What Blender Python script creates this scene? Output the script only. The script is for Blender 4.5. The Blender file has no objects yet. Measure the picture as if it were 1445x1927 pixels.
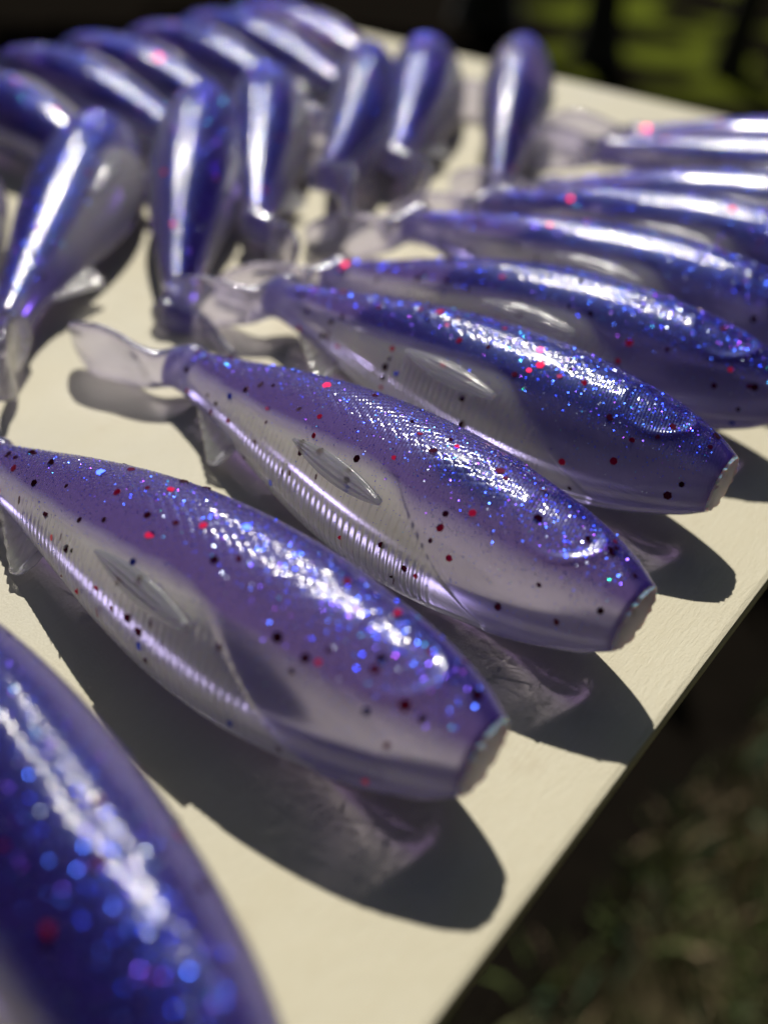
import bpy, bmesh, math, random
import numpy as np
from mathutils import Vector, Matrix

random.seed(7)
rng = np.random.default_rng(11)
scene = bpy.context.scene
C = scene.collection
U = 10.0                        # scene units per metre: one unit is 10 cm, so millimetre detail stays well above ray tolerances
scene.unit_settings.system = 'METRIC'
scene.unit_settings.scale_length = 1.0 / U
H = 0.085                       # camera height above the board (m)
MM = 0.001
BOARD_TOP = 0.0
GROUND = -0.75

# ------------------------------------------------------------------ camera
cam_d = bpy.data.cameras.new('camera')
cam = bpy.data.objects.new('camera', cam_d)
C.objects.link(cam)
R = Matrix(((0.77743387, -0.41244506, 0.4748533),
            (0.62823974, 0.47297836, -0.61774291),
            (0.03018968, 0.77857597, 0.62682377)))
cam.matrix_world = Matrix.Translation((0, 0, H * U)) @ R.to_4x4()
cam_d.sensor_fit = 'HORIZONTAL'
cam_d.sensor_width = 36.0
cam_d.lens = 36.0 * 1846.13 / 1445.0
cam_d.clip_start = 0.02
cam_d.clip_end = 5000.0
cam_d.dof.use_dof = True
cam_d.dof.focus_distance = 1.40 * H * U
cam_d.dof.aperture_fstop = 12.5 / U
scene.camera = cam

# ------------------------------------------------------------------ sky, sun, exposure
SUN_AZ, SUN_EL = math.radians(130), math.radians(52)
world = bpy.data.worlds.new('World')
scene.world = world
world.use_nodes = True
wn = world.node_tree
bg = wn.nodes['Background']
sky = wn.nodes.new('ShaderNodeTexSky')
sky.sky_type = 'NISHITA'
sky.sun_disc = False
sky.sun_elevation = SUN_EL
sky.sun_rotation = math.pi / 2 - SUN_AZ
wn.links.new(sky.outputs[0], bg.inputs[0])
bg.inputs[1].default_value = 0.05

sun_dir = Vector((math.cos(SUN_EL) * math.cos(SUN_AZ), math.cos(SUN_EL) * math.sin(SUN_AZ), math.sin(SUN_EL)))
sun_d = bpy.data.lights.new('sun', 'SUN')
sun_d.energy = 4.6
sun_d.angle = math.radians(0.53)
sun_d.color = (1.0, 0.95, 0.86)
sun_d.cycles.is_caustics_light = True
sun = bpy.data.objects.new('sun', sun_d)
sun.rotation_euler = (-sun_dir).to_track_quat('-Z', 'Y').to_euler()
sun.location = (-2, 3, 4)
C.objects.link(sun)

scene.view_settings.view_transform = 'Standard'
scene.view_settings.look = 'None'
scene.view_settings.exposure = 0.0
scene.view_settings.gamma = 1.0
scene.view_settings.use_curve_mapping = False
scene.cycles.max_bounces = 12
scene.cycles.adaptive_threshold = 0.02
scene.cycles.transmission_bounces = 10
scene.cycles.transparent_max_bounces = 12
scene.cycles.use_denoising = True
scene.cycles.sample_clamp_indirect = 6.0

# ------------------------------------------------------------------ helpers
def smooth(e0, e1, x):
    t = np.clip((np.asarray(x, float) - e0) / (e1 - e0), 0, 1)
    return t * t * (3 - 2 * t)

def mesh_obj(name, verts, faces, mat, parent=None, shade=True):
    me = bpy.data.meshes.new(name)
    me.from_pydata([tuple(v) for v in verts], [], faces)
    me.update()
    if shade:
        me.polygons.foreach_set('use_smooth', [True] * len(me.polygons))
    o = bpy.data.objects.new(name, me)
    if mat:
        me.materials.append(mat)
    C.objects.link(o)
    if parent:
        o.parent = parent
    return o

def tag(o, label=None, cat=None, group=None, kind=None):
    if label: o['label'] = label
    if cat: o['category'] = cat
    if group: o['group'] = group
    if kind: o['kind'] = kind
    return o

def new_mat(name):
    m = bpy.data.materials.new(name)
    m.use_nodes = True
    nt = m.node_tree
    for n in list(nt.nodes):
        if n.type != 'OUTPUT_MATERIAL':
            nt.nodes.remove(n)
    return m, nt, nt.nodes['Material Output']

def nd(nt, t, **kw):
    n = nt.nodes.new(t)
    for k, v in kw.items():
        setattr(n, k, v)
    return n

def inp(n, **kw):
    for k, v in kw.items():
        n.inputs[k.replace('_', ' ')].default_value = v
    return n

def math_n(nt, op, a, b=None, clamp=False):
    n = nt.nodes.new('ShaderNodeMath'); n.operation = op; n.use_clamp = clamp
    for i, v in enumerate((a, b)):
        if v is None: continue
        if isinstance(v, (int, float)): n.inputs[i].default_value = v
        else: nt.links.new(v, n.inputs[i])
    return n.outputs[0]

def mix_rgb(nt, fac, a, b, blend='MIX'):
    n = nt.nodes.new('ShaderNodeMix'); n.data_type = 'RGBA'; n.blend_type = blend
    for i, v in ((0, fac), (6, a), (7, b)):
        if isinstance(v, (int, float)): n.inputs[i].default_value = v
        elif isinstance(v, tuple): n.inputs[i].default_value = (*v, 1)
        else: nt.links.new(v, n.inputs[i])
    return n.outputs[2]

# ------------------------------------------------------------------ materials
def plastic(name, crinkle=False):
    """soft translucent lure plastic: purple laminate on the back, clear pearl belly"""
    m, nt, out = new_mat(name)
    L = nt.links.new
    at = nd(nt, 'ShaderNodeAttribute', attribute_name='mask')
    sep = nd(nt, 'ShaderNodeSeparateColor'); L(at.outputs['Color'], sep.inputs[0])
    dors, clear, scale_m = sep.outputs[0], sep.outputs[1], sep.outputs[2]
    tc = nd(nt, 'ShaderNodeTexCoord')
    noise = inp(nd(nt, 'ShaderNodeTexNoise'), Scale=180.0, Detail=3.0); L(tc.outputs['Object'], noise.inputs['Vector'])
    d2 = math_n(nt, 'MULTIPLY', dors, math_n(nt, 'ADD', math_n(nt, 'MULTIPLY', noise.outputs[0], 0.5), 0.75), clamp=True)
    tone = mix_rgb(nt, clear, (0.38, 0.33, 0.84), (0.93, 0.93, 0.98))
    body_c = mix_rgb(nt, d2, tone, (0.024, 0.013, 0.18))
    thin = mix_rgb(nt, clear, (0.62, 0.57, 0.94), (0.96, 0.955, 0.985))
    glass_c = mix_rgb(nt, d2, thin, (0.12, 0.06, 0.42))
    # relief: fine mould lines and a scale net on the back
    uv = nd(nt, 'ShaderNodeUVMap', uv_map='lure_uv')
    su = nd(nt, 'ShaderNodeSeparateXYZ'); L(uv.outputs[0], su.inputs[0])
    s, a = su.outputs[0], su.outputs[1]          # millimetres along / around
    p = math_n(nt, 'ADD', math_n(nt, 'MULTIPLY', s, 3.4), math_n(nt, 'MULTIPLY', a, 2.6))
    q = math_n(nt, 'SUBTRACT', math_n(nt, 'MULTIPLY', s, 3.4), math_n(nt, 'MULTIPLY', a, 2.6))
    sp = math_n(nt, 'ABSOLUTE', math_n(nt, 'SINE', math_n(nt, 'MULTIPLY', p, 0.5)))
    sq = math_n(nt, 'ABSOLUTE', math_n(nt, 'SINE', math_n(nt, 'MULTIPLY', q, 0.5)))
    net = math_n(nt, 'MULTIPLY', math_n(nt, 'MINIMUM', sp, sq), scale_m)
    lines = math_n(nt, 'SINE', math_n(nt, 'ADD', math_n(nt, 'MULTIPLY', s, 14.0), math_n(nt, 'MULTIPLY', a, 2.0)))
    hgt = math_n(nt, 'ADD', math_n(nt, 'MULTIPLY', net, 1.0), math_n(nt, 'MULTIPLY', lines, 0.19))
    if crinkle:                                  # thin clear tails set with little puckers
        ck = inp(nd(nt, 'ShaderNodeTexNoise'), Scale=330.0, Detail=2.0); L(tc.outputs['Object'], ck.inputs['Vector'])
        hgt = math_n(nt, 'ADD', hgt, math_n(nt, 'MULTIPLY', ck.outputs[0], 4.0))
    bump = inp(nd(nt, 'ShaderNodeBump'), Strength=1.0, Distance=0.000058 * U)
    L(hgt, bump.inputs['Height'])
    sss = inp(nd(nt, 'ShaderNodeBsdfPrincipled'), Roughness=0.11, IOR=1.5)
    L(body_c, sss.inputs['Base Color'])
    sss.inputs['Subsurface Weight'].default_value = 1.0
    sss.inputs['Specular IOR Level'].default_value = 0.0
    sss.inputs['Subsurface Radius'].default_value = (1.0, 0.8, 1.3)
    sss.inputs['Subsurface Scale'].default_value = 0.0055 * U
    gl = inp(nd(nt, 'ShaderNodeBsdfPrincipled'), Roughness=0.05 if crinkle else 0.15, IOR=1.42)
    L(glass_c, gl.inputs['Base Color'])
    gl.inputs['Transmission Weight'].default_value = 1.0
    L(bump.outputs[0], sss.inputs['Normal'])
    gl.inputs['Specular Tint'].default_value = (0, 0, 0, 1)
    cloud = at.outputs['Alpha']                    # how milky the plastic is
    # light that goes straight through the soft plastic, and the glow where it comes out again
    tr = nd(nt, 'ShaderNodeBsdfTransparent'); L(glass_c, tr.inputs[0])
    glow = nd(nt, 'ShaderNodeBsdfTranslucent'); L(mix_rgb(nt, math_n(nt, 'MULTIPLY', d2, .85), tone, (0.06, 0.04, 0.30)), glow.inputs[0]); L(bump.outputs[0], glow.inputs['Normal'])
    mt = nd(nt, 'ShaderNodeMixShader')
    L(math_n(nt, 'ADD', 0.05, math_n(nt, 'MULTIPLY', cloud, 0.17), clamp=True), mt.inputs[0])
    # the clear closure has to come first for the light it focuses to reach the board
    L(gl.outputs[0], mt.inputs[1]); L(tr.outputs[0], mt.inputs[2])
    mg = nd(nt, 'ShaderNodeMixShader')
    L(math_n(nt, 'MULTIPLY', math_n(nt, 'MULTIPLY', math_n(nt, 'ADD', math_n(nt, 'MULTIPLY', clear, 0.38), 0.25), cloud), math_n(nt, 'SUBTRACT', 1.0, math_n(nt, 'MULTIPLY', d2, 0.7), clamp=True)), mg.inputs[0])
    L(mt.outputs[0], mg.inputs[1]); L(glow.outputs[0], mg.inputs[2])
    mx = nd(nt, 'ShaderNodeMixShader')
    fac = math_n(nt, 'MULTIPLY', math_n(nt, 'ADD', math_n(nt, 'MULTIPLY', d2, 0.24), math_n(nt, 'ADD', 0.18, math_n(nt, 'MULTIPLY', clear, 0.06))), cloud, clamp=True)
    L(fac, mx.inputs[0]); L(mg.outputs[0], mx.inputs[1]); L(sss.outputs[0], mx.inputs[2])
    pearl = inp(nd(nt, 'ShaderNodeBsdfGlossy'), Roughness=0.42)
    pearl.inputs['Color'].default_value = (0.22, 0.36, 1.0, 1)
    L(bump.outputs[0], pearl.inputs['Normal'])
    m2 = nd(nt, 'ShaderNodeMixShader')
    L(math_n(nt, 'MULTIPLY', d2, 0.035), m2.inputs[0]); L(mx.outputs[0], m2.inputs[1]); L(pearl.outputs[0], m2.inputs[2])
    skin_fr = nd(nt, 'ShaderNodeFresnel'); skin_fr.inputs[0].default_value = 1.56; L(bump.outputs[0], skin_fr.inputs['Normal'])
    wet = inp(nd(nt, 'ShaderNodeBsdfGlossy'), Roughness=0.12); L(bump.outputs[0], wet.inputs['Normal'])
    m3 = nd(nt, 'ShaderNodeMixShader')
    geo = nd(nt, 'ShaderNodeNewGeometry')
    L(math_n(nt, 'MULTIPLY', skin_fr.outputs[0], math_n(nt, 'SUBTRACT', 1.0, geo.outputs['Backfacing'])), m3.inputs[0])
    L(m2.outputs[0], m3.inputs[1]); L(wet.outputs[0], m3.inputs[2])
    L(m3.outputs[0], out.inputs[0])
    return m

def simple(name, col, rough=0.5, metal=0.0, attr=None, **kw):
    m, nt, out = new_mat(name)
    b = inp(nd(nt, 'ShaderNodeBsdfPrincipled'), Roughness=rough, Metallic=metal)
    b.inputs['Base Color'].default_value = (*col, 1)
    if attr:
        at = nd(nt, 'ShaderNodeAttribute', attribute_name=attr)
        nt.links.new(at.outputs['Color'], b.inputs['Base Color'])
    for k, v in kw.items():
        b.inputs[k.replace('_', ' ')].default_value = v
    nt.links.new(b.outputs[0], out.inputs[0])
    return m

M_body = plastic('lure_plastic')
M_tail = plastic('clear_tail_plastic', True)
M_flake_dark = simple('plum_flake', (0.10, 0.006, 0.035), 0.22, 0.9)
M_flake_red = simple('magenta_flake', (0.55, 0.006, 0.06), 0.34, 0.9)
M_flake_blue = simple('blue_flake', (0.02, 0.05, 0.75), 0.25, 0.9)
M_glit = simple('fine_glitter', (1, 1, 1), 0.28, 1.0, attr='tint')
M_cut = simple('cut_plastic', (0.70, 0.64, 0.78), 0.45, 0.0, Subsurface_Weight=1.0, Subsurface_Scale=0.004 * U, Transmission_Weight=0.25, Alpha=0.9)

def board_material():
    m, nt, out = new_mat('pale_plywood')
    L = nt.links.new
    tc = nd(nt, 'ShaderNodeTexCoord')
    mp = nd(nt, 'ShaderNodeMapping'); mp.inputs['Rotation'].default_value = (0, 0, math.radians(8))
    mp.inputs['Scale'].default_value = (6.5, 1, 1)
    L(tc.outputs['Object'], mp.inputs[0])
    fib = inp(nd(nt, 'ShaderNodeTexNoise'), Scale=360.0, Detail=6.0, Roughness=0.65); L(mp.outputs[0], fib.inputs['Vector'])
    big = inp(nd(nt, 'ShaderNodeTexNoise'), Scale=22.0, Detail=4.0); L(mp.outputs[0], big.inputs['Vector'])
    fine = inp(nd(nt, 'ShaderNodeTexNoise'), Scale=2600.0, Detail=3.0); L(tc.outputs['Object'], fine.inputs['Vector'])
    c1 = mix_rgb(nt, big.outputs[0], (0.54, 0.505, 0.375), (0.61, 0.585, 0.465))
    c2 = mix_rgb(nt, math_n(nt, 'MULTIPLY', fib.outputs[0], 0.5), c1, (0.44, 0.37, 0.22))
    vor = inp(nd(nt, 'ShaderNodeTexVoronoi'), Scale=38.0); L(tc.outputs['Object'], vor.inputs['Vector'])
    spot = math_n(nt, 'MULTIPLY', math_n(nt, 'LESS_THAN', vor.outputs['Distance'], 0.028), 0.5)
    c3 = mix_rgb(nt, spot, c2, (0.22, 0.17, 0.11))
    st = inp(nd(nt, 'ShaderNodeTexNoise'), Scale=9.0, Detail=5.0, Roughness=0.6); L(tc.outputs['Object'], st.inputs['Vector'])
    sr = nd(nt, 'ShaderNodeMapRange'); L(st.outputs[0], sr.inputs[0]); sr.inputs[1].default_value = .5; sr.inputs[2].default_value = .72
    c3 = mix_rgb(nt, math_n(nt, 'MULTIPLY', sr.outputs[0], 0.55), c3, (0.50, 0.49, 0.44))
    s2 = inp(nd(nt, 'ShaderNodeTexNoise'), Scale=60.0, Detail=4.0, Roughness=0.7); L(tc.outputs['Object'], s2.inputs['Vector'])
    s2r = nd(nt, 'ShaderNodeMapRange'); L(s2.outputs[0], s2r.inputs[0]); s2r.inputs[1].default_value = .62; s2r.inputs[2].default_value = .75
    c3 = mix_rgb(nt, math_n(nt, 'MULTIPLY', s2r.outputs[0], 0.4), c3, (0.40, 0.33, 0.22))
    b = inp(nd(nt, 'ShaderNodeBsdfPrincipled'), Roughness=0.6)
    b.inputs['Specular IOR Level'].default_value = 0.35
    L(c3, b.inputs['Base Color'])
    hsum = math_n(nt, 'ADD', math_n(nt, 'MULTIPLY', fib.outputs[0], 0.8), math_n(nt, 'MULTIPLY', fine.outputs[0], 0.35))
    bump = inp(nd(nt, 'ShaderNodeBump'), Strength=0.7, Distance=0.00022 * U)
    L(hsum, bump.inputs['Height']); L(bump.outputs[0], b.inputs['Normal'])
    L(b.outputs[0], out.inputs[0])
    return m

def ground_material():
    m, nt, out = new_mat('shaded_soil_and_sunlit_lawn')
    L = nt.links.new
    tc = nd(nt, 'ShaderNodeTexCoord')
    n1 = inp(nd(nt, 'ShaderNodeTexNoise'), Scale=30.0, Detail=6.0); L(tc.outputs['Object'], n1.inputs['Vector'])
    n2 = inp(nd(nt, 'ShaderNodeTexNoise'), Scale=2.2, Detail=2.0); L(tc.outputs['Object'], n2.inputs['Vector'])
    soil = mix_rgb(nt, n1.outputs[0], (0.004, 0.0035, 0.003), (0.010, 0.008, 0.006))  # near-black, so the deep shade is put into the ground colour
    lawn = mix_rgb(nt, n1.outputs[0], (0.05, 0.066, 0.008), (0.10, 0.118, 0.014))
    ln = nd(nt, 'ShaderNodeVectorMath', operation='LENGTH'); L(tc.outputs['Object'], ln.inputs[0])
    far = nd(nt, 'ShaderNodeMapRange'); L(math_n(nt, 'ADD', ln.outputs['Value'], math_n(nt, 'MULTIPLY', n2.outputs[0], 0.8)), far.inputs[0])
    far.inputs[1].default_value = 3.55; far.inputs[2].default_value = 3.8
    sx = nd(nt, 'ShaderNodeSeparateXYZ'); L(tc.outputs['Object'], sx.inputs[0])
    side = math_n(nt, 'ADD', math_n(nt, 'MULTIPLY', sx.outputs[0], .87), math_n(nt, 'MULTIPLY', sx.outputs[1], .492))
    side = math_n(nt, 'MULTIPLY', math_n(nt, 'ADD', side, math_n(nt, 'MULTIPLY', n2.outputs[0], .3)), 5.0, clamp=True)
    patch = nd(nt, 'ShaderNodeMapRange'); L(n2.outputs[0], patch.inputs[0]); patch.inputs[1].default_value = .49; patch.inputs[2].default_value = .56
    c = mix_rgb(nt, math_n(nt, 'MULTIPLY', math_n(nt, 'MULTIPLY', far.outputs[0], side), patch.outputs[0]), soil, lawn)  # sunlit patches painted as lawn, shade between them as near-black soil
    nr = nd(nt, 'ShaderNodeMapRange'); L(math_n(nt, 'ADD', math_n(nt, 'SUBTRACT', sx.outputs[0], math_n(nt, 'MULTIPLY', sx.outputs[1], .06)), math_n(nt, 'MULTIPLY', n1.outputs[0], .12)), nr.inputs[0])
    nr.inputs[1].default_value = -.09; nr.inputs[2].default_value = .10
    thatch = mix_rgb(nt, n1.outputs[0], (0.05, 0.045, 0.02), (0.13, 0.105, 0.06))
    c = mix_rgb(nt, math_n(nt, 'MULTIPLY', nr.outputs[0], math_n(nt, 'LESS_THAN', ln.outputs['Value'], 2.2)), c, thatch)
    b = inp(nd(nt, 'ShaderNodeBsdfPrincipled'), Roughness=0.95)
    b.inputs['Specular IOR Level'].default_value = 0.0
    L(c, b.inputs['Base Color']); L(b.outputs[0], out.inputs[0])
    return m

# ------------------------------------------------------------------ board on its table
def rounded_slab(name, x0, x1, y0, y1, z0, z1, bev, mat, parent=None):
    bm = bmesh.new()
    bmesh.ops.create_cube(bm, size=1.0)
    for v in bm.verts:
        v.co = Vector((x0 if v.co.x < 0 else x1, y0 if v.co.y < 0 else y1, z0 if v.co.z < 0 else z1))
    bmesh.ops.bevel(bm, geom=bm.edges[:], offset=bev, segments=2, affect='EDGES', profile=0.6)
    me = bpy.data.meshes.new(name); bm.to_mesh(me); bm.free()
    me.materials.append(mat)
    o = bpy.data.objects.new(name, me); C.objects.link(o)
    if parent: o.parent = parent
    return o

BX1, BY1 = -0.212 * H, 3.40 * H
M_board = board_material()
M_steel = simple('black_painted_steel', (0.02, 0.02, 0.02), 0.5)
table = bpy.data.objects.new('work_board', None); C.objects.link(table)
table.location = (-0.3, -0.1, GROUND)
tag(table, 'pale plywood board under the lures, raised above dark ground', 'board')
def to_table(o):
    o.parent = table
    o.matrix_parent_inverse = Matrix.Translation(table.location).inverted()
    return o
board = to_table(rounded_slab('board_top', -3.02 * H, BX1, -0.50, BY1, -0.003, BOARD_TOP, 0.0008, M_board))
board.cycles.is_caustics_receiver = True
for lx in (-0.23, -0.13):
    for ly in (-0.45, 0.22):
        to_table(rounded_slab('leg', lx - .015, lx + .015, ly - .015, ly + .015, GROUND, -0.0032, 0.002, M_steel))

# ------------------------------------------------------------------ ground
M_ground = ground_material()
gv, gf = [], []
NG = 60
for i in range(NG + 1):
    for j in range(NG + 1):
        u, v = (i / NG - .5) * 2, (j / NG - .5) * 2
        gv.append((math.copysign(abs(u) ** 3, u) * 150, math.copysign(abs(v) ** 3, v) * 150, 0))
for i in range(NG):
    for j in range(NG):
        k = i * (NG + 1) + j
        gf.append((k, k + NG + 1, k + NG + 2, k + 1))
g = mesh_obj('ground', gv, gf, M_ground); g.location.z = GROUND
tag(g, kind='structure')

# ------------------------------------------------------------------ the lure: shape functions (millimetres, nose at s = 0)
LEN = 84.0
ks = np.array([0, 2, 5, 10, 16, 24, 32, 40, 48, 56, 64, 72, 79, 84.])
kd = np.array([4.3, 5.5, 6.8, 8.4, 9.6, 10.6, 10.9, 10.5, 9.5, 8.0, 6.3, 4.6, 3.5, 3.3])     # half depth
kw = np.array([3.1, 4.1, 5.2, 6.7, 7.8, 8.6, 8.8, 8.4, 7.5, 6.2, 4.8, 3.5, 2.7, 2.5])         # half width
ko = np.array([0.2, 0.1, 0.0, -.3, -.6, -.9, -1.0, -.9, -.6, -.2, .2, .5, .6, .6])            # axis offset
def cubic(x, xs, ys):
    x = np.asarray(x, float)
    m = np.gradient(ys, xs)
    i = np.clip(np.searchsorted(xs, x) - 1, 0, len(xs) - 2)
    hh = xs[i + 1] - xs[i]; t = np.clip((x - xs[i]) / hh, 0, 1)
    return ((2*t**3 - 3*t**2 + 1) * ys[i] + (t**3 - 2*t**2 + t) * hh * m[i]
            + (-2*t**3 + 3*t**2) * ys[i+1] + (t**3 - t**2) * hh * m[i+1])

def fields(s, th):
    """masks on the skin; th in degrees, 0 = back, 90 = flank, 180 = belly (mirrored)"""
    t = np.where(th > 180, 360 - th, th)
    gill = 13.5 + 14.0 * np.clip((172 - t) / 72, 0, 1.3) ** 1.25
    top = 91 + 13 * smooth(30, 62, s)
    clear = smooth(gill - .4, gill + .7, s) * smooth(top - 1.5, top + 3.0, t) * (1 - smooth(60, 70, s))
    ribs_zone = clear * smooth(106, 114, t) * (1 - smooth(174, 178, t)) * smooth(19, 24, s)
    pocket = clear * smooth(top + 4, top + 7, t) * (1 - smooth(103, 108, t)) * smooth(33, 36, s)
    ribs = (np.abs(np.sin(np.pi * s / 1.08)) - .62) * ribs_zone * 0.34 + (np.abs(np.sin(np.pi * s / 0.90)) - .62) * pocket * 0.12
    back = np.exp(-(np.clip(np.abs(t - 57) - 17, 0, 999) / 31.0) ** 2) * (0.75 + 0.25 * smooth(0, 14, s)) * (1 - 0.85 * smooth(66, 90, s)) * 1.45
    haze = smooth(gill - 2.5, gill + 3.5, s) * smooth(top - 12, top + 14, t) * (1 - smooth(56, 74, s))
    back = back * (1 - .8 * haze) * (1 - .6 * smooth(95, 125, t))
    scales = (.45 * smooth(6, 13, s) + .55 * smooth(17, 23, s)) * (1 - smooth(74, 83, s)) * (1 - smooth(62, 84, t))
    return clear, ribs, back, scales, t, haze

def eye_field(s, th, x, y):
    # ellipse on the cheek in arc millimetres
    cs, ct = 10.5, 58.0
    t = np.where(th > 180, 360 - th, th)
    es = (s - cs) / 4.9
    ea = (t - ct) / 33.0
    r = np.sqrt(es ** 2 + ea ** 2)
    ang = np.arctan2(ea, -es)
    lip = 0.27 * np.exp(-((r - 1) / 0.13) ** 2) * (0.35 + 0.65 * np.clip(np.cos(ang - 0.5), 0, 1))
    return lip - 0.12 * (1 - smooth(.6, 1.0, r)), r

def skin(s, th, disp=True):
    """point on the surface, local metres: x noseward, y dorsal, z lateral"""
    s, th = np.broadcast_arrays(np.asarray(s, float), np.asarray(th, float))
    d, w, o = cubic(s, ks, kd), cubic(s, ks, kw), cubic(s, ks, ko)
    a = np.radians(th)
    ca, sa = np.cos(a), np.sin(a)
    e = 0.94
    y = np.sign(ca) * np.abs(ca) ** e * d
    z = np.sign(sa) * np.abs(sa) ** e * w
    # narrower towards the belly keel
    z = z * (1 - 0.16 * smooth(0.1, 1.0, -ca))
    ny, nz = ca / d, sa / w
    nn = np.sqrt(ny ** 2 + nz ** 2); ny, nz = ny / nn, nz / nn
    if disp:
        clear, ribs, back, scales, t, haze = fields(s, th)
        ef, r = eye_field(s, th, y, z)
        dd = -0.20 * clear + ribs + ef * smooth(1, 4, s)
        dd = dd + 0.32 * np.exp(-((t - 180) / 3.0) ** 2) * smooth(0, 3, s)
        dd = dd + 0.16 * smooth(.0, 2.6, (s - 18 - 5 * np.sin(a) ** 2)) * np.exp(-((s - 20) / 8) ** 2) * (1 - smooth(60, 95, t))
        dd = dd * (1 - smooth(183, 190, th))          # underside left smooth so light focuses through onto the board
        y = y + ny * dd; z = z + nz * dd
    return np.stack([-s, y + o, z], -1) * MM

NS, NT = 430, 216
ss = np.linspace(0, LEN, NS)
tt = np.arange(NT) * 360.0 / NT
S, T = np.meshgrid(ss, tt, indexing='ij')
P = skin(S, T).reshape(-1, 3)
clear, ribs, back, scales, _, haze = fields(S, T)
circ = cubic(ss, ks, (kd + kw))[:, None] * math.pi * (np.where(T > 180, 360 - T, T) / 180.0)
idx = np.arange(NS * NT).reshape(NS, NT)
a0 = idx[:-1]; a1 = idx[1:]
quads = np.stack([a0, np.roll(a0, -1, 1), np.roll(a1, -1, 1), a1], -1).reshape(-1, 4)
nose_c, tail_c = len(P), len(P) + 1
V = np.vstack([P, P[:NT].mean(0)[None], P[-NT:].mean(0)[None] - [[0.0006, 0, 0]]])
F = [tuple(q) for q in quads.tolist()]
F += [(int(idx[0, (j + 1) % NT]), int(idx[0, j]), nose_c) for j in range(NT)]
F += [(int(idx[-1, j]), int(idx[-1, (j + 1) % NT]), tail_c) for j in range(NT)]

def set_masks(me, rgb, uv):
    ca = me.color_attributes.new('mask', 'FLOAT_COLOR', 'POINT')
    col = np.ones((len(me.vertices), 4), np.float32); col[:, :rgb.shape[1]] = rgb
    ca.data.foreach_set('color', col.ravel())
    ul = me.uv_layers.new(name='lure_uv')
    li = np.empty(len(me.loops), np.int32); me.loops.foreach_get('vertex_index', li)
    ul.data.foreach_set('uv', uv[li].astype(np.float32).ravel())

def flip_check(me):
    bm = bmesh.new(); bm.from_mesh(me)
    bmesh.ops.recalc_face_normals(bm, faces=bm.faces[:])
    bm.to_mesh(me); bm.free()

me_body = bpy.data.meshes.new('body')
me_body.from_pydata(V.tolist(), [], F); me_body.update()
flip_check(me_body)
me_body.polygons.foreach_set('use_smooth', [True] * (len(quads)) + [False] * (2 * NT))
cloud = (1 - .06 * haze) * (1 - .85 * smooth(182, 196, T) * (1 - smooth(345, 358, T)))
under = smooth(182, 200, T) * (1 - smooth(330, 350, T))
back = back * (1 - .8 * under)
rgb = np.stack([back, np.maximum(.75 * haze + .25 * clear, under), scales, cloud], -1).reshape(-1, 4)
rgb = np.vstack([rgb, [[0, .2, 0, 1], [0, .2, 0, 1]]])
uv = np.stack([S.ravel(), circ.ravel()], -1); uv = np.vstack([uv, [[0, 0], [LEN, 0]]])
set_masks(me_body, rgb, uv)
me_body.materials.append(M_body)

# nose face: flat, slightly ragged cut
def make_nose():
    n = 44; vs, fs = [], []
    jag = 1 + 0.035 * rng.standard_normal(n)
    for ring, (k, x) in enumerate(((0.0, .0004), (.55, .00036), (.93, .0003))):
        for j in range(n):
            p = skin(0.0, j * 360.0 / n)
            vs.append((x + (0 if ring < 2 else .00008 * rng.standard_normal()), p[1] * k * (jag[j] if ring == 2 else 1), p[2] * k * (jag[j] if ring == 2 else 1)))
    for j in range(n):                      # wall back into the body
        p = skin(0.6, j * 360.0 / n); vs.append((p[0], p[1] * .93, p[2] * .93))
    for r in range(3):
        for j in range(n):
            k = (j + 1) % n
            fs.append((r * n + j, r * n + k, (r + 1) * n + k, (r + 1) * n + j))
    me = bpy.data.meshes.new('nose_face'); me.from_pydata(vs, [], fs); me.update()
    bm = bmesh.new(); bm.from_mesh(me); bmesh.ops.remove_doubles(bm, verts=bm.verts[:], dist=1e-6); bm.to_mesh(me); bm.free()
    flip_check(me); me.materials.append(M_cut)
    return me
me_nose = make_nose()

def loft(name, rings, mat, mask, rim=None):
    """rings: list of (n,3) arrays in metres"""
    n = len(rings[0]); vs = np.vstack(rings)
    fs = []
    for r in range(len(rings) - 1):
        for j in range(n):
            k = (j + 1) % n
            fs.append((r * n + j, r * n + k, (r + 1) * n + k, (r + 1) * n + j))
    fs.append(tuple(range(n))); fs.append(tuple(range((len(rings) - 1) * n, len(rings) * n)))
    me = bpy.data.meshes.new(name); me.from_pydata(vs.tolist(), [], fs); me.update()
    flip_check(me)
    me.polygons.foreach_set('use_smooth', [True] * len(me.polygons))
    mk = np.array(mask)[None] * np.ones((len(vs), 1))
    if rim is not None: mk[:, 0] = np.tile(rim, len(rings))
    set_masks(me, mk, vs[:, :2] * 1000)
    me.materials.append(mat)
    return me

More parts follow.
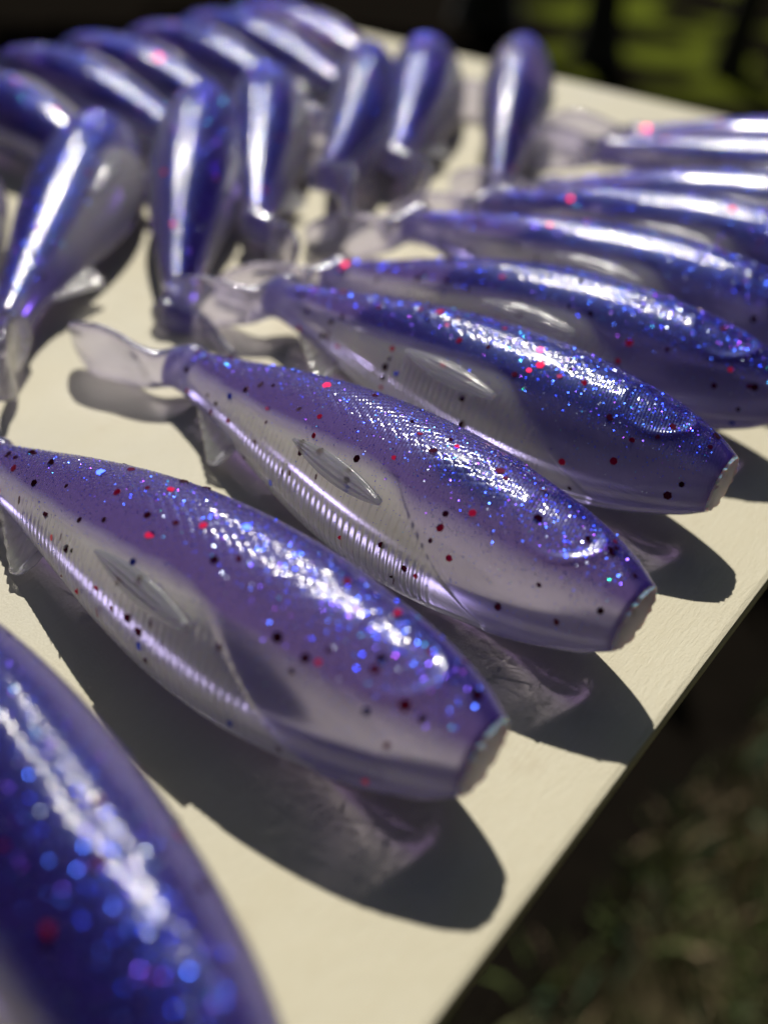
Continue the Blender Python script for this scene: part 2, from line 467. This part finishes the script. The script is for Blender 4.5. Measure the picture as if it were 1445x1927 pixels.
def make_paddle():
    d1 = np.array([-.70, -.714, 0]); n1 = np.array([.714, -.70, 0]); up = np.array([0, 0, 1.])
    base = np.array([-LEN + .6, .6, 0])
    rings = []
    es = np.concatenate([np.linspace(-5.2, -4.3, 4), np.linspace(-3.6, 18.5, 34), np.linspace(19.1, 20.0, 5)])
    ek = np.array([-5.2, -4.6, -3, 0, 3, 8, 13, 16.5, 18.8, 19.7, 20.0])
    aw = np.array([0.7, 2.3, 3.2, 3.2, 3.2, 4.8, 5.7, 5.2, 3.6, 1.9, .5])
    at = np.array([0.4, 1.2, 1.8, 2.3, 1.9, 1.35, 1.2, 1.2, 1.1, .8, .3])
    for e in es:
        w, t = np.interp(e, ek, aw), np.interp(e, ek, at)
        c = base + d1 * e + n1 * (-.03 * max(e - 3, 0) ** 2 + .8 * math.sin(e * .45))
        ring = []
        for j in range(40):
            a = 2 * math.pi * j / 40
            ca, sa = math.cos(a), math.sin(a)
            dish = 1 - 0.72 * (1 - abs(ca) ** 2) * float(smooth(3, 7, e))
            ring.append(c + up * (w * math.copysign(abs(ca) ** .9, ca)) + n1 * (t * sa * dish * 1.25))
        rings.append(np.array(ring) * MM)
    return loft('tail_paddle', rings, M_tail, (0.30, 0.75, 0.0, .12), [.12 + .5 * abs(math.cos(2 * math.pi * j / 40)) ** 6 for j in range(40)])
me_paddle = make_paddle()

def make_anal_fin():
    # ribbed flat fin below the tail stem; s 62 -> 74
    rings = []
    n = 26
    for i in range(n + 1):
        u = i / n
        s = 61.5 + 13.0 * u
        root = skin(s, 180.0, False)[1] * 1000 + .8
        drop = np.interp(u, [0, .06, .14, .8, 1], [.4, 4.2, 5.4, 1.6, .3])
        thick = .55 + .20 * math.sin(u * 2 * math.pi * 7)
        ring = []
        prof = [(0, 1), (.5, .8), (.86, .75), (.93, 1.25), (1.0, .9)]
        for k, t in prof: ring.append((-s, root - drop * k, thick * t))
        for k, t in prof[::-1]: ring.append((-s, root - drop * k, -thick * t))
        rings.append(np.array(ring) * MM)
    return loft('anal_fin', rings, M_tail, (0.0, 0.9, 0.0, .5))
me_anal = make_anal_fin()

def make_pectoral():
    nu, nv = 30, 18
    vs, fs = [], []
    for side in (1, 0):
        for i in range(nu + 1):
            u = i / nu
            s = 30.0 + 17.0 * u
            half = 8.0 * (math.sin(math.pi * min(1, (u * .92 + .05))) ** .75)
            for j in range(nv + 1):
                v = j / nv * 2 - 1
                th = 110 - 5 * u + half * v
                p0 = skin(s, th, False) * 1000
                p1 = skin(s, th + 1, False) * 1000; p2 = skin(s + .3, th, False) * 1000
                nrm = np.cross(p1 - p0, p2 - p0); nrm /= np.linalg.norm(nrm)
                if nrm[2] < 0: nrm = -nrm
                off = 0.10 + (.28 + .14 * math.cos(v * math.pi * 4)) * (1 - v ** 4) * (1 - .3 * u) if side else -.6
                vs.append((p0 + nrm * off) * MM)
    m = (nu + 1) * (nv + 1)
    def I(k, i, j): return k * m + i * (nv + 1) + j
    for i in range(nu):
        for j in range(nv):
            fs.append((I(0, i, j), I(0, i + 1, j), I(0, i + 1, j + 1), I(0, i, j + 1)))
            fs.append((I(1, i, j), I(1, i, j + 1), I(1, i + 1, j + 1), I(1, i + 1, j)))
    for i in range(nu):
        for j in (0, nv): fs.append((I(0, i, j), I(1, i, j), I(1, i + 1, j), I(0, i + 1, j)))
    for j in range(nv):
        for i in (0, nu): fs.append((I(0, i, j), I(0, i, j + 1), I(1, i, j + 1), I(1, i, j)))
    me = bpy.data.meshes.new('pectoral_fin'); me.from_pydata([tuple(v) for v in vs], [], fs); me.update()
    flip_check(me); me.polygons.foreach_set('use_smooth', [True] * len(me.polygons))
    set_masks(me, np.array([[0.0, .85, 0.0, .55]]) * np.ones((len(vs), 1)), np.array(vs)[:, :2] * 1000)
    me.materials.append(M_body)
    return me
me_pect = make_pectoral()

def frame_at(s, th, tilt, r=random):
    p = skin(s, th); pa = skin(s + .5, th); pb = skin(s, th + 1.5)
    t1 = pa - p; t2 = pb - p
    n = np.cross(t1, t2); n /= np.linalg.norm(n)
    c = np.array([-s * MM, cubic(s, ks, ko) * MM, 0])
    if np.dot(n, p - c) < 0: n = -n
    n = n + np.array([r.gauss(0, tilt) for _ in range(3)]); n /= np.linalg.norm(n)
    x = t1 - n * np.dot(t1, n); x /= np.linalg.norm(x)
    a = r.uniform(0, math.pi); y = np.cross(n, x)
    x2 = x * math.cos(a) + y * math.sin(a); y2 = np.cross(n, x2)
    return p, x2, y2, n

def make_glitter(count, seed):
    g = np.random.default_rng(seed)
    tints = np.array([(.02, .05, .9), (.05, .14, 1.0), (.16, .08, .9), (.06, .45, 1.0), (.6, .7, 1.0), (.02, .8, .5), (.3, .06, .8)])
    s = g.uniform(2, 79, count * 12); th = g.uniform(-25, 150, count * 12)
    dens = np.exp(-((th - 61) / 36) ** 2) * (0.35 + .65 * np.exp(-((s - 14) / 17) ** 2)) + .05
    keep = np.where(g.random(count * 12) < dens)[0][:count]
    s, th = s[keep], th[keep] % 360; m = len(s)
    p = skin(s, th); t1 = skin(s + .5, th) - p; t2 = skin(s, th + 1.5) - p
    n = np.cross(t1, t2); n /= np.linalg.norm(n, axis=1)[:, None]
    c = np.stack([-s, cubic(s, ks, ko), s * 0], -1) * MM
    n *= np.sign((n * (p - c)).sum(1))[:, None]
    p = p + n * .00004
    n = n + g.normal(0, .30, (m, 3)); n /= np.linalg.norm(n, axis=1)[:, None]
    x = np.cross(n, g.normal(0, 1, (m, 3))); x /= np.linalg.norm(x, axis=1)[:, None]; y = np.cross(n, x)
    rad = g.uniform(.04, .08, m) * MM * np.where(g.random(m) < .04, 1.5, 1)
    ang = np.arange(6) * math.pi / 3
    vs = p[:, None] + (x[:, None] * np.cos(ang)[None, :, None] + y[:, None] * np.sin(ang)[None, :, None]) * rad[:, None, None]
    fs = np.arange(m * 6).reshape(m, 6)
    cols = tints[g.choice(len(tints), m, p=np.array([38, 30, 18, 3, 6, .4, 4.6]) / 100)]
    me = bpy.data.meshes.new('fine_glitter'); me.from_pydata(vs.reshape(-1, 3).tolist(), [], fs.tolist()); me.update()
    ca = me.color_attributes.new('tint', 'FLOAT_COLOR', 'POINT')
    col = np.ones((m * 6, 4), np.float32); col[:, :3] = np.repeat(cols, 6, 0)
    ca.data.foreach_set('color', col.ravel())
    me.materials.append(M_glit)
    return me
glit_meshes = [make_glitter(7000, 3), make_glitter(7000, 5)]

def make_hex():
    vs, fs = [], []
    for z, k in ((-.03, 1.0), (.03, 1.0)):
        for j in range(6):
            a = j * math.pi / 3
            vs.append((math.cos(a) * .54 * k * MM, math.sin(a) * .54 * k * MM, z * MM))
    fs = [tuple(range(5, -1, -1)), tuple(range(6, 12))] + [(j, (j + 1) % 6, 6 + (j + 1) % 6, 6 + j) for j in range(6)]
    out = []
    for m in (M_flake_dark, M_flake_red, M_flake_blue):
        me = bpy.data.meshes.new('glitter_flake'); me.from_pydata(vs, [], fs); me.update(); me.materials.append(m); out.append(me)
    return out
hex_meshes = make_hex()

def link(name, me, parent):
    o = bpy.data.objects.new(name, me); C.objects.link(o); o.parent = parent
    return o

BENDS = [(-1.4, -4.2), (1.0, -3.6), (-3.6, -4.0), (5.5, -3.0), (-6.5, -1.5)]     # sideways / downward sag of the tail, mm
def sag(co, k):
    s = -np.asarray(co)[..., 0] / MM
    f = (np.clip(s - 28, 0, None) / (LEN - 28)) ** 2
    out = np.array(co, float)
    out[..., 1] += f * BENDS[k][0] * MM; out[..., 2] += f * BENDS[k][1] * MM
    return out
variants = {}
def bent(me, k):
    if (me.name, k) not in variants:
        m = me.copy(); n = len(m.vertices)
        co = np.empty(n * 3, np.float32); m.vertices.foreach_get('co', co)
        m.vertices.foreach_set('co', sag(co.reshape(n, 3), k).astype(np.float32).ravel()); m.update()
        variants[(me.name, k)] = m
    return variants[(me.name, k)]

def lure(nose_x, nose_y, ang, label, group, flakes=24, roll=14.0, pitch=0.0, seed=0, zlift=0.0, bend_k=0):
    """nose point given in camera-height units on the board, heading in degrees"""
    r = random.Random(seed)
    root = bpy.data.objects.new('fishing_lure', None); C.objects.link(root)
    root.empty_display_size = .01
    a = math.radians(ang)
    rot = Matrix.Rotation(a, 4, 'Z') @ Matrix.Rotation(math.radians(-pitch), 4, 'Y') @ Matrix.Rotation(math.radians(roll), 4, 'X')
    zc = (skin(np.array([20., 26, 32, 38])[:, None], np.linspace(0, 360, 72)[None], False).reshape(-1, 3) @ np.array(rot.to_3x3()).T)[:, 2].min()
    root.matrix_world = Matrix.Translation((nose_x * H, nose_y * H, -zc + .0002 + zlift)) @ rot
    tag(root, label, 'fishing lure', group)
    b = link('body', bent(me_body, bend_k), root)
    b.cycles.is_caustics_caster = True
    link('nose_face', me_nose, root)
    pd = link('tail_paddle', me_paddle, root)
    piv = Matrix.Translation((-(LEN - .6) * MM, .6 * MM, 0))
    bend = Matrix.Rotation(math.radians(r.uniform(-16, 14)), 4, 'Z') @ Matrix.Rotation(math.radians(r.uniform(-10, 12) - .85 * roll), 4, 'X')
    by, bz = BENDS[bend_k]
    pd.matrix_local = Matrix.Translation((0, by * MM, bz * MM)) @ piv @ Matrix.Rotation(math.radians(-by * 2.0), 4, 'Z') @ bend @ piv.inverted()
    link('anal_fin', bent(me_anal, bend_k), root)
    link('pectoral_fin', bent(me_pect, bend_k), root)
    gl = link('fine_glitter', bent(glit_meshes[seed % 2], bend_k), root); gl['kind'] = 'stuff'
    k = 0
    while k < flakes:
        s = r.uniform(1.5, 80); th = r.uniform(-30, 172)
        if r.random() > .2 + .8 * math.exp(-((th - 98) / 55) ** 2): continue
        p, x, y, n = frame_at(s, th % 360, .16, r)
        o = link('glitter_flake', r.choices(hex_meshes, [68, 26, 6])[0], root)
        sc = r.uniform(.55, 1.18)
        p = sag(p + n * .00005, bend_k)
        o.matrix_local = Matrix(((x[0]*sc, y[0]*sc, n[0]*sc, p[0]), (x[1]*sc, y[1]*sc, n[1]*sc, p[1]), (x[2]*sc, y[2]*sc, n[2]*sc, p[2]), (0, 0, 0, 1)))
        k += 1
    return root

# ------------------------------------------------------------------ lures laid out
EDGE = 'lures with noses at the board edge'
order = ['second', 'third', 'fourth', 'fifth', 'sixth', 'seventh', 'eighth', 'ninth', 'tenth']
edge_row = [  # nose x, nose y, heading, roll, flakes   (front of the row last)
    (-0.30, 2.88, 6, 28, 16), (-0.27, 2.65, 7, 33, 16), (-0.27, 2.35, 5, 29, 20), (-0.31, 2.09, 3.5, 34, 26),
    (-0.35, 1.82, 4.0, 30, 34), (-0.345, 1.553, 3.0, 31, 50), (-0.325, 1.253, -1.0, 29, 65), (-0.290, 0.905, -5.0, 33, 80),
    (-0.315, 0.602, -0.5, 34, 80), (-0.23, 0.165, -11.0, 38, 50)]
for i, (x, y, a, ro, n) in enumerate(edge_row):
    where = 'closest to its back edge' if i == 0 else '%s from its back edge' % order[i - 1]
    lure(x, y, a, 'glittery purple lure with nose at the bare board edge, ' + where, EDGE, n, ro, 0.6, 100 + i, bend_k=(0, 1, 2, 0, 1, 2, 1, 0, 2, 0)[i])
MID = 'lures laid slantwise down the middle'
mid_row = [(-2.20, 1.22, 131, 30), (-2.24, 1.65, 131, 24), (-2.12, 1.90, 131, 56), (-2.26, 2.29, 132, 36), (-2.10, 2.58, 127, 60), (-2.12, 2.92, 124, 34), (-1.80, 3.02, 118, 64)]
for i, (x, y, a, ro) in enumerate(mid_row):
    k = len(mid_row) - 1 - i
    where = 'closest to its back edge' if k == 0 else '%s from its back edge' % order[k - 1]
    lure(x, y, a, 'dark lure lying slantwise mid board between two rows, ' + where, MID, 22, ro, (2, 2, 5, 0, 4, 1, 3)[i], 200 + i, 0.0005, (0, 1, 4, 2, 3, 1, 4)[i])
FAR = 'lures in the row facing away from the board edge'
far_row = [(-2.95, 1.60, 176), (-3.03, 1.87, 178), (-3.02, 2.11, 175), (-3.00, 2.37, 176), (-3.00, 2.62, 173), (-2.97, 2.84, 172)]
for i, (x, y, a) in enumerate(far_row):
    k = len(far_row) - 1 - i
    where = 'closest to its back edge' if k == 0 else '%s from its back edge' % order[k - 1]
    lure(x, y, a, 'purple lure pointing away from the slanted lures on the board, ' + where, FAR, 16, 3 + 5 * (i % 3), 0, 300 + i, bend_k=(1, 0, 2, 3, 1, 2)[i])

# ------------------------------------------------------------------ grass beside the soil
def blades(name, count, region, hmin, hmax, mats, seed):
    r = random.Random(seed)
    vs, fs, mi = [], [], []
    while len(fs) < count * 2:
        x, y, ok = region(r)
        if not ok: continue
        hh = r.uniform(hmin, hmax); a = r.uniform(0, 6.283); b = r.uniform(0, 6.283); ln = r.uniform(.2, .9) * hh
        w = r.uniform(.0015, .003)
        dx, dy = math.cos(a) * w, math.sin(a) * w; lx, ly = math.cos(b) * ln, math.sin(b) * ln
        k = len(vs)
        vs += [(x - dx, y - dy, 0), (x + dx, y + dy, 0), (x + dx * .8 + lx * .4, y + dy * .8 + ly * .4, hh * .6), (x - dx * .8 + lx * .4, y - dy * .8 + ly * .4, hh * .6), (x + lx, y + ly, hh)]
        fs += [(k, k + 1, k + 2, k + 3), (k + 3, k + 2, k + 4)]
        m = r.choices(range(len(mats)), [5, 3, 3, 2])[0]
        mi += [m, m]
    me = bpy.data.meshes.new(name); me.from_pydata(vs, [], fs); me.update()
    for m in mats: me.materials.append(m)
    me.polygons.foreach_set('material_index', mi)
    o = bpy.data.objects.new(name, me); C.objects.link(o); o.location.z = GROUND
    return o
gm = [simple('grass_green', (.10, .14, .035), .7), simple('grass_pale', (.18, .19, .08), .7), simple('grass_dry', (.30, .22, .13), .8), simple('grass_blue', (.08, .15, .08), .7)]
def near_region(r):
    x, y = r.uniform(-.35, .35), r.uniform(.2, 1.3)
    clump = math.sin(x * 31 + 3 * math.sin(y * 17)) * math.sin(y * 27 + 2 * math.sin(x * 23))
    edge = x + .115 - .30 * (y - .45) * .25
    ok = edge > -.02 and r.random() < (.25 + .75 * min(1, max(0, edge * 5))) * (.4 + .6 * (clump > -.2))
    return x, y, ok
tag(blades('grass', 9000, near_region, .02, .055, gm, 4), 'short tufted grass beside the shaded soil', 'grass', kind='stuff')

# ------------------------------------------------------------------ trees; crowns out of view, shaped to shade the ground
M_bark = simple('dark_bark', (.035, .028, .022), .9)
M_leaf = simple('tree_leaf', (.05, .09, .02), .6)
def tree(x, y, trunk_r, crown_z, crown_c, crown_r, n, label, seed, leaf=1.0):
    r = random.Random(seed)
    root = bpy.data.objects.new('tree', None); C.objects.link(root); root.location = (x, y, GROUND)
    tag(root, label, 'tree', 'trees behind the board')
    rings = []
    lean = (r.uniform(-.05, .05), r.uniform(-.05, .05))
    for i in range(14):
        z = i / 13 * crown_z
        rr = trunk_r * (1 - .55 * i / 13) * (1 + (.6 * math.exp(-z / .12)))
        rings.append(np.array([[lean[0] * z + rr * math.cos(j * .5236) * (1 + .07 * math.sin(3 * j + i)), lean[1] * z + rr * math.sin(j * .5236), z - .02] for j in range(12)]))
    vs = np.vstack(rings); fs = []
    for i in range(13):
        for j in range(12):
            k = (j + 1) % 12; fs.append((i * 12 + j, i * 12 + k, i * 12 + 12 + k, i * 12 + 12 + j))
    for q in range(7):     # limbs
        a = r.uniform(0, 6.28); z0 = crown_z * r.uniform(.55, .95); k = len(vs)
        e = np.array([crown_r[0] * .7 * math.cos(a), crown_r[1] * .7 * math.sin(a), z0 + r.uniform(.4, 1.2)])
        b0 = np.array([lean[0] * z0, lean[1] * z0, z0])
        add = []
        for t, rr in ((0, trunk_r * .45), (.5, trunk_r * .3), (1, trunk_r * .1)):
            c = b0 + (e - b0) * t + np.array([0, 0, .15 * math.sin(t * 3.14)])
            for j in range(6): add.append(c + np.array([rr * math.cos(j * 1.047), rr * math.sin(j * 1.047), 0]))
        vs = np.vstack([vs, add])
        for i in range(2):
            for j in range(6):
                m = (j + 1) % 6; fs.append((k + i * 6 + j, k + i * 6 + m, k + i * 6 + 6 + m, k + i * 6 + 6 + j))
    mesh_obj('trunk', vs, fs, M_bark, root)
    lv, lf = [], []
    while len(lf) < n:
        d = np.array([r.gauss(0, 1) for _ in range(3)]); d /= np.linalg.norm(d)
        rad = r.uniform(.25, 1) ** .5
        lump = 1 + .18 * math.sin(d[0] * 7 + seed) * math.cos(d[1] * 6) + .12 * math.sin(d[2] * 9)
        c = np.array(crown_c) + d * rad * lump * np.array(crown_r)
        s_ = r.uniform(.05, .11) * leaf
        u = np.array([r.gauss(0, 1) for _ in range(3)]); u /= np.linalg.norm(u)
        v = np.cross(u, [r.gauss(0, 1) for _ in range(3)]); v /= np.linalg.norm(v)
        k = len(lv)
        lv += [c - u * s_, c + v * s_ * .5, c + u * s_, c - v * s_ * .5]
        lf.append((k, k + 1, k + 2, k + 3))
    mesh_obj('crown', lv, lf, M_leaf, root, False)
    return root
tree(-1.58, 3.10, .055, 1.6, (.2, -.25, 1.6), (1.3, .85, .45), 9000, 'slim dark tree trunk between two sunlit lawn patches', 1)
tree(-1.20, 3.25, .04, 1.6, (.7, -.3, 1.6), (1.3, .85, .45), 9000, 'thin dark tree trunk beside the broad sunlit lawn patch', 2)
tree(-2.15, 3.30, .09, 1.6, (-.3, -.4, 1.6), (1.4, .9, .45), 9000, 'thicker dark tree trunk where the sunlit lawn ends', 3)
# unseen trees added round the sides and behind to cut the sky fill
for i in range(9):
    az = math.radians(122 + 52 + i * 32)
    d = 4.2 + .5 * (i % 3)
    k = tree(d * math.cos(az), d * math.sin(az), .12, 2.6, (0, 0, 3.6), (1.9, 1.9, 2.9), 3200, 'unseen broad leafy tree added away from the board to darken the surroundings', 20 + i, 2.6)
    k['group'] = 'unseen trees added to block skylight'

# everything above is laid out in metres; the roots carry it into scene units
for o in list(scene.objects):
    if o.parent is None and o.type in ('EMPTY', 'MESH'):
        o.matrix_world = Matrix.Scale(U, 4) @ o.matrix_basis
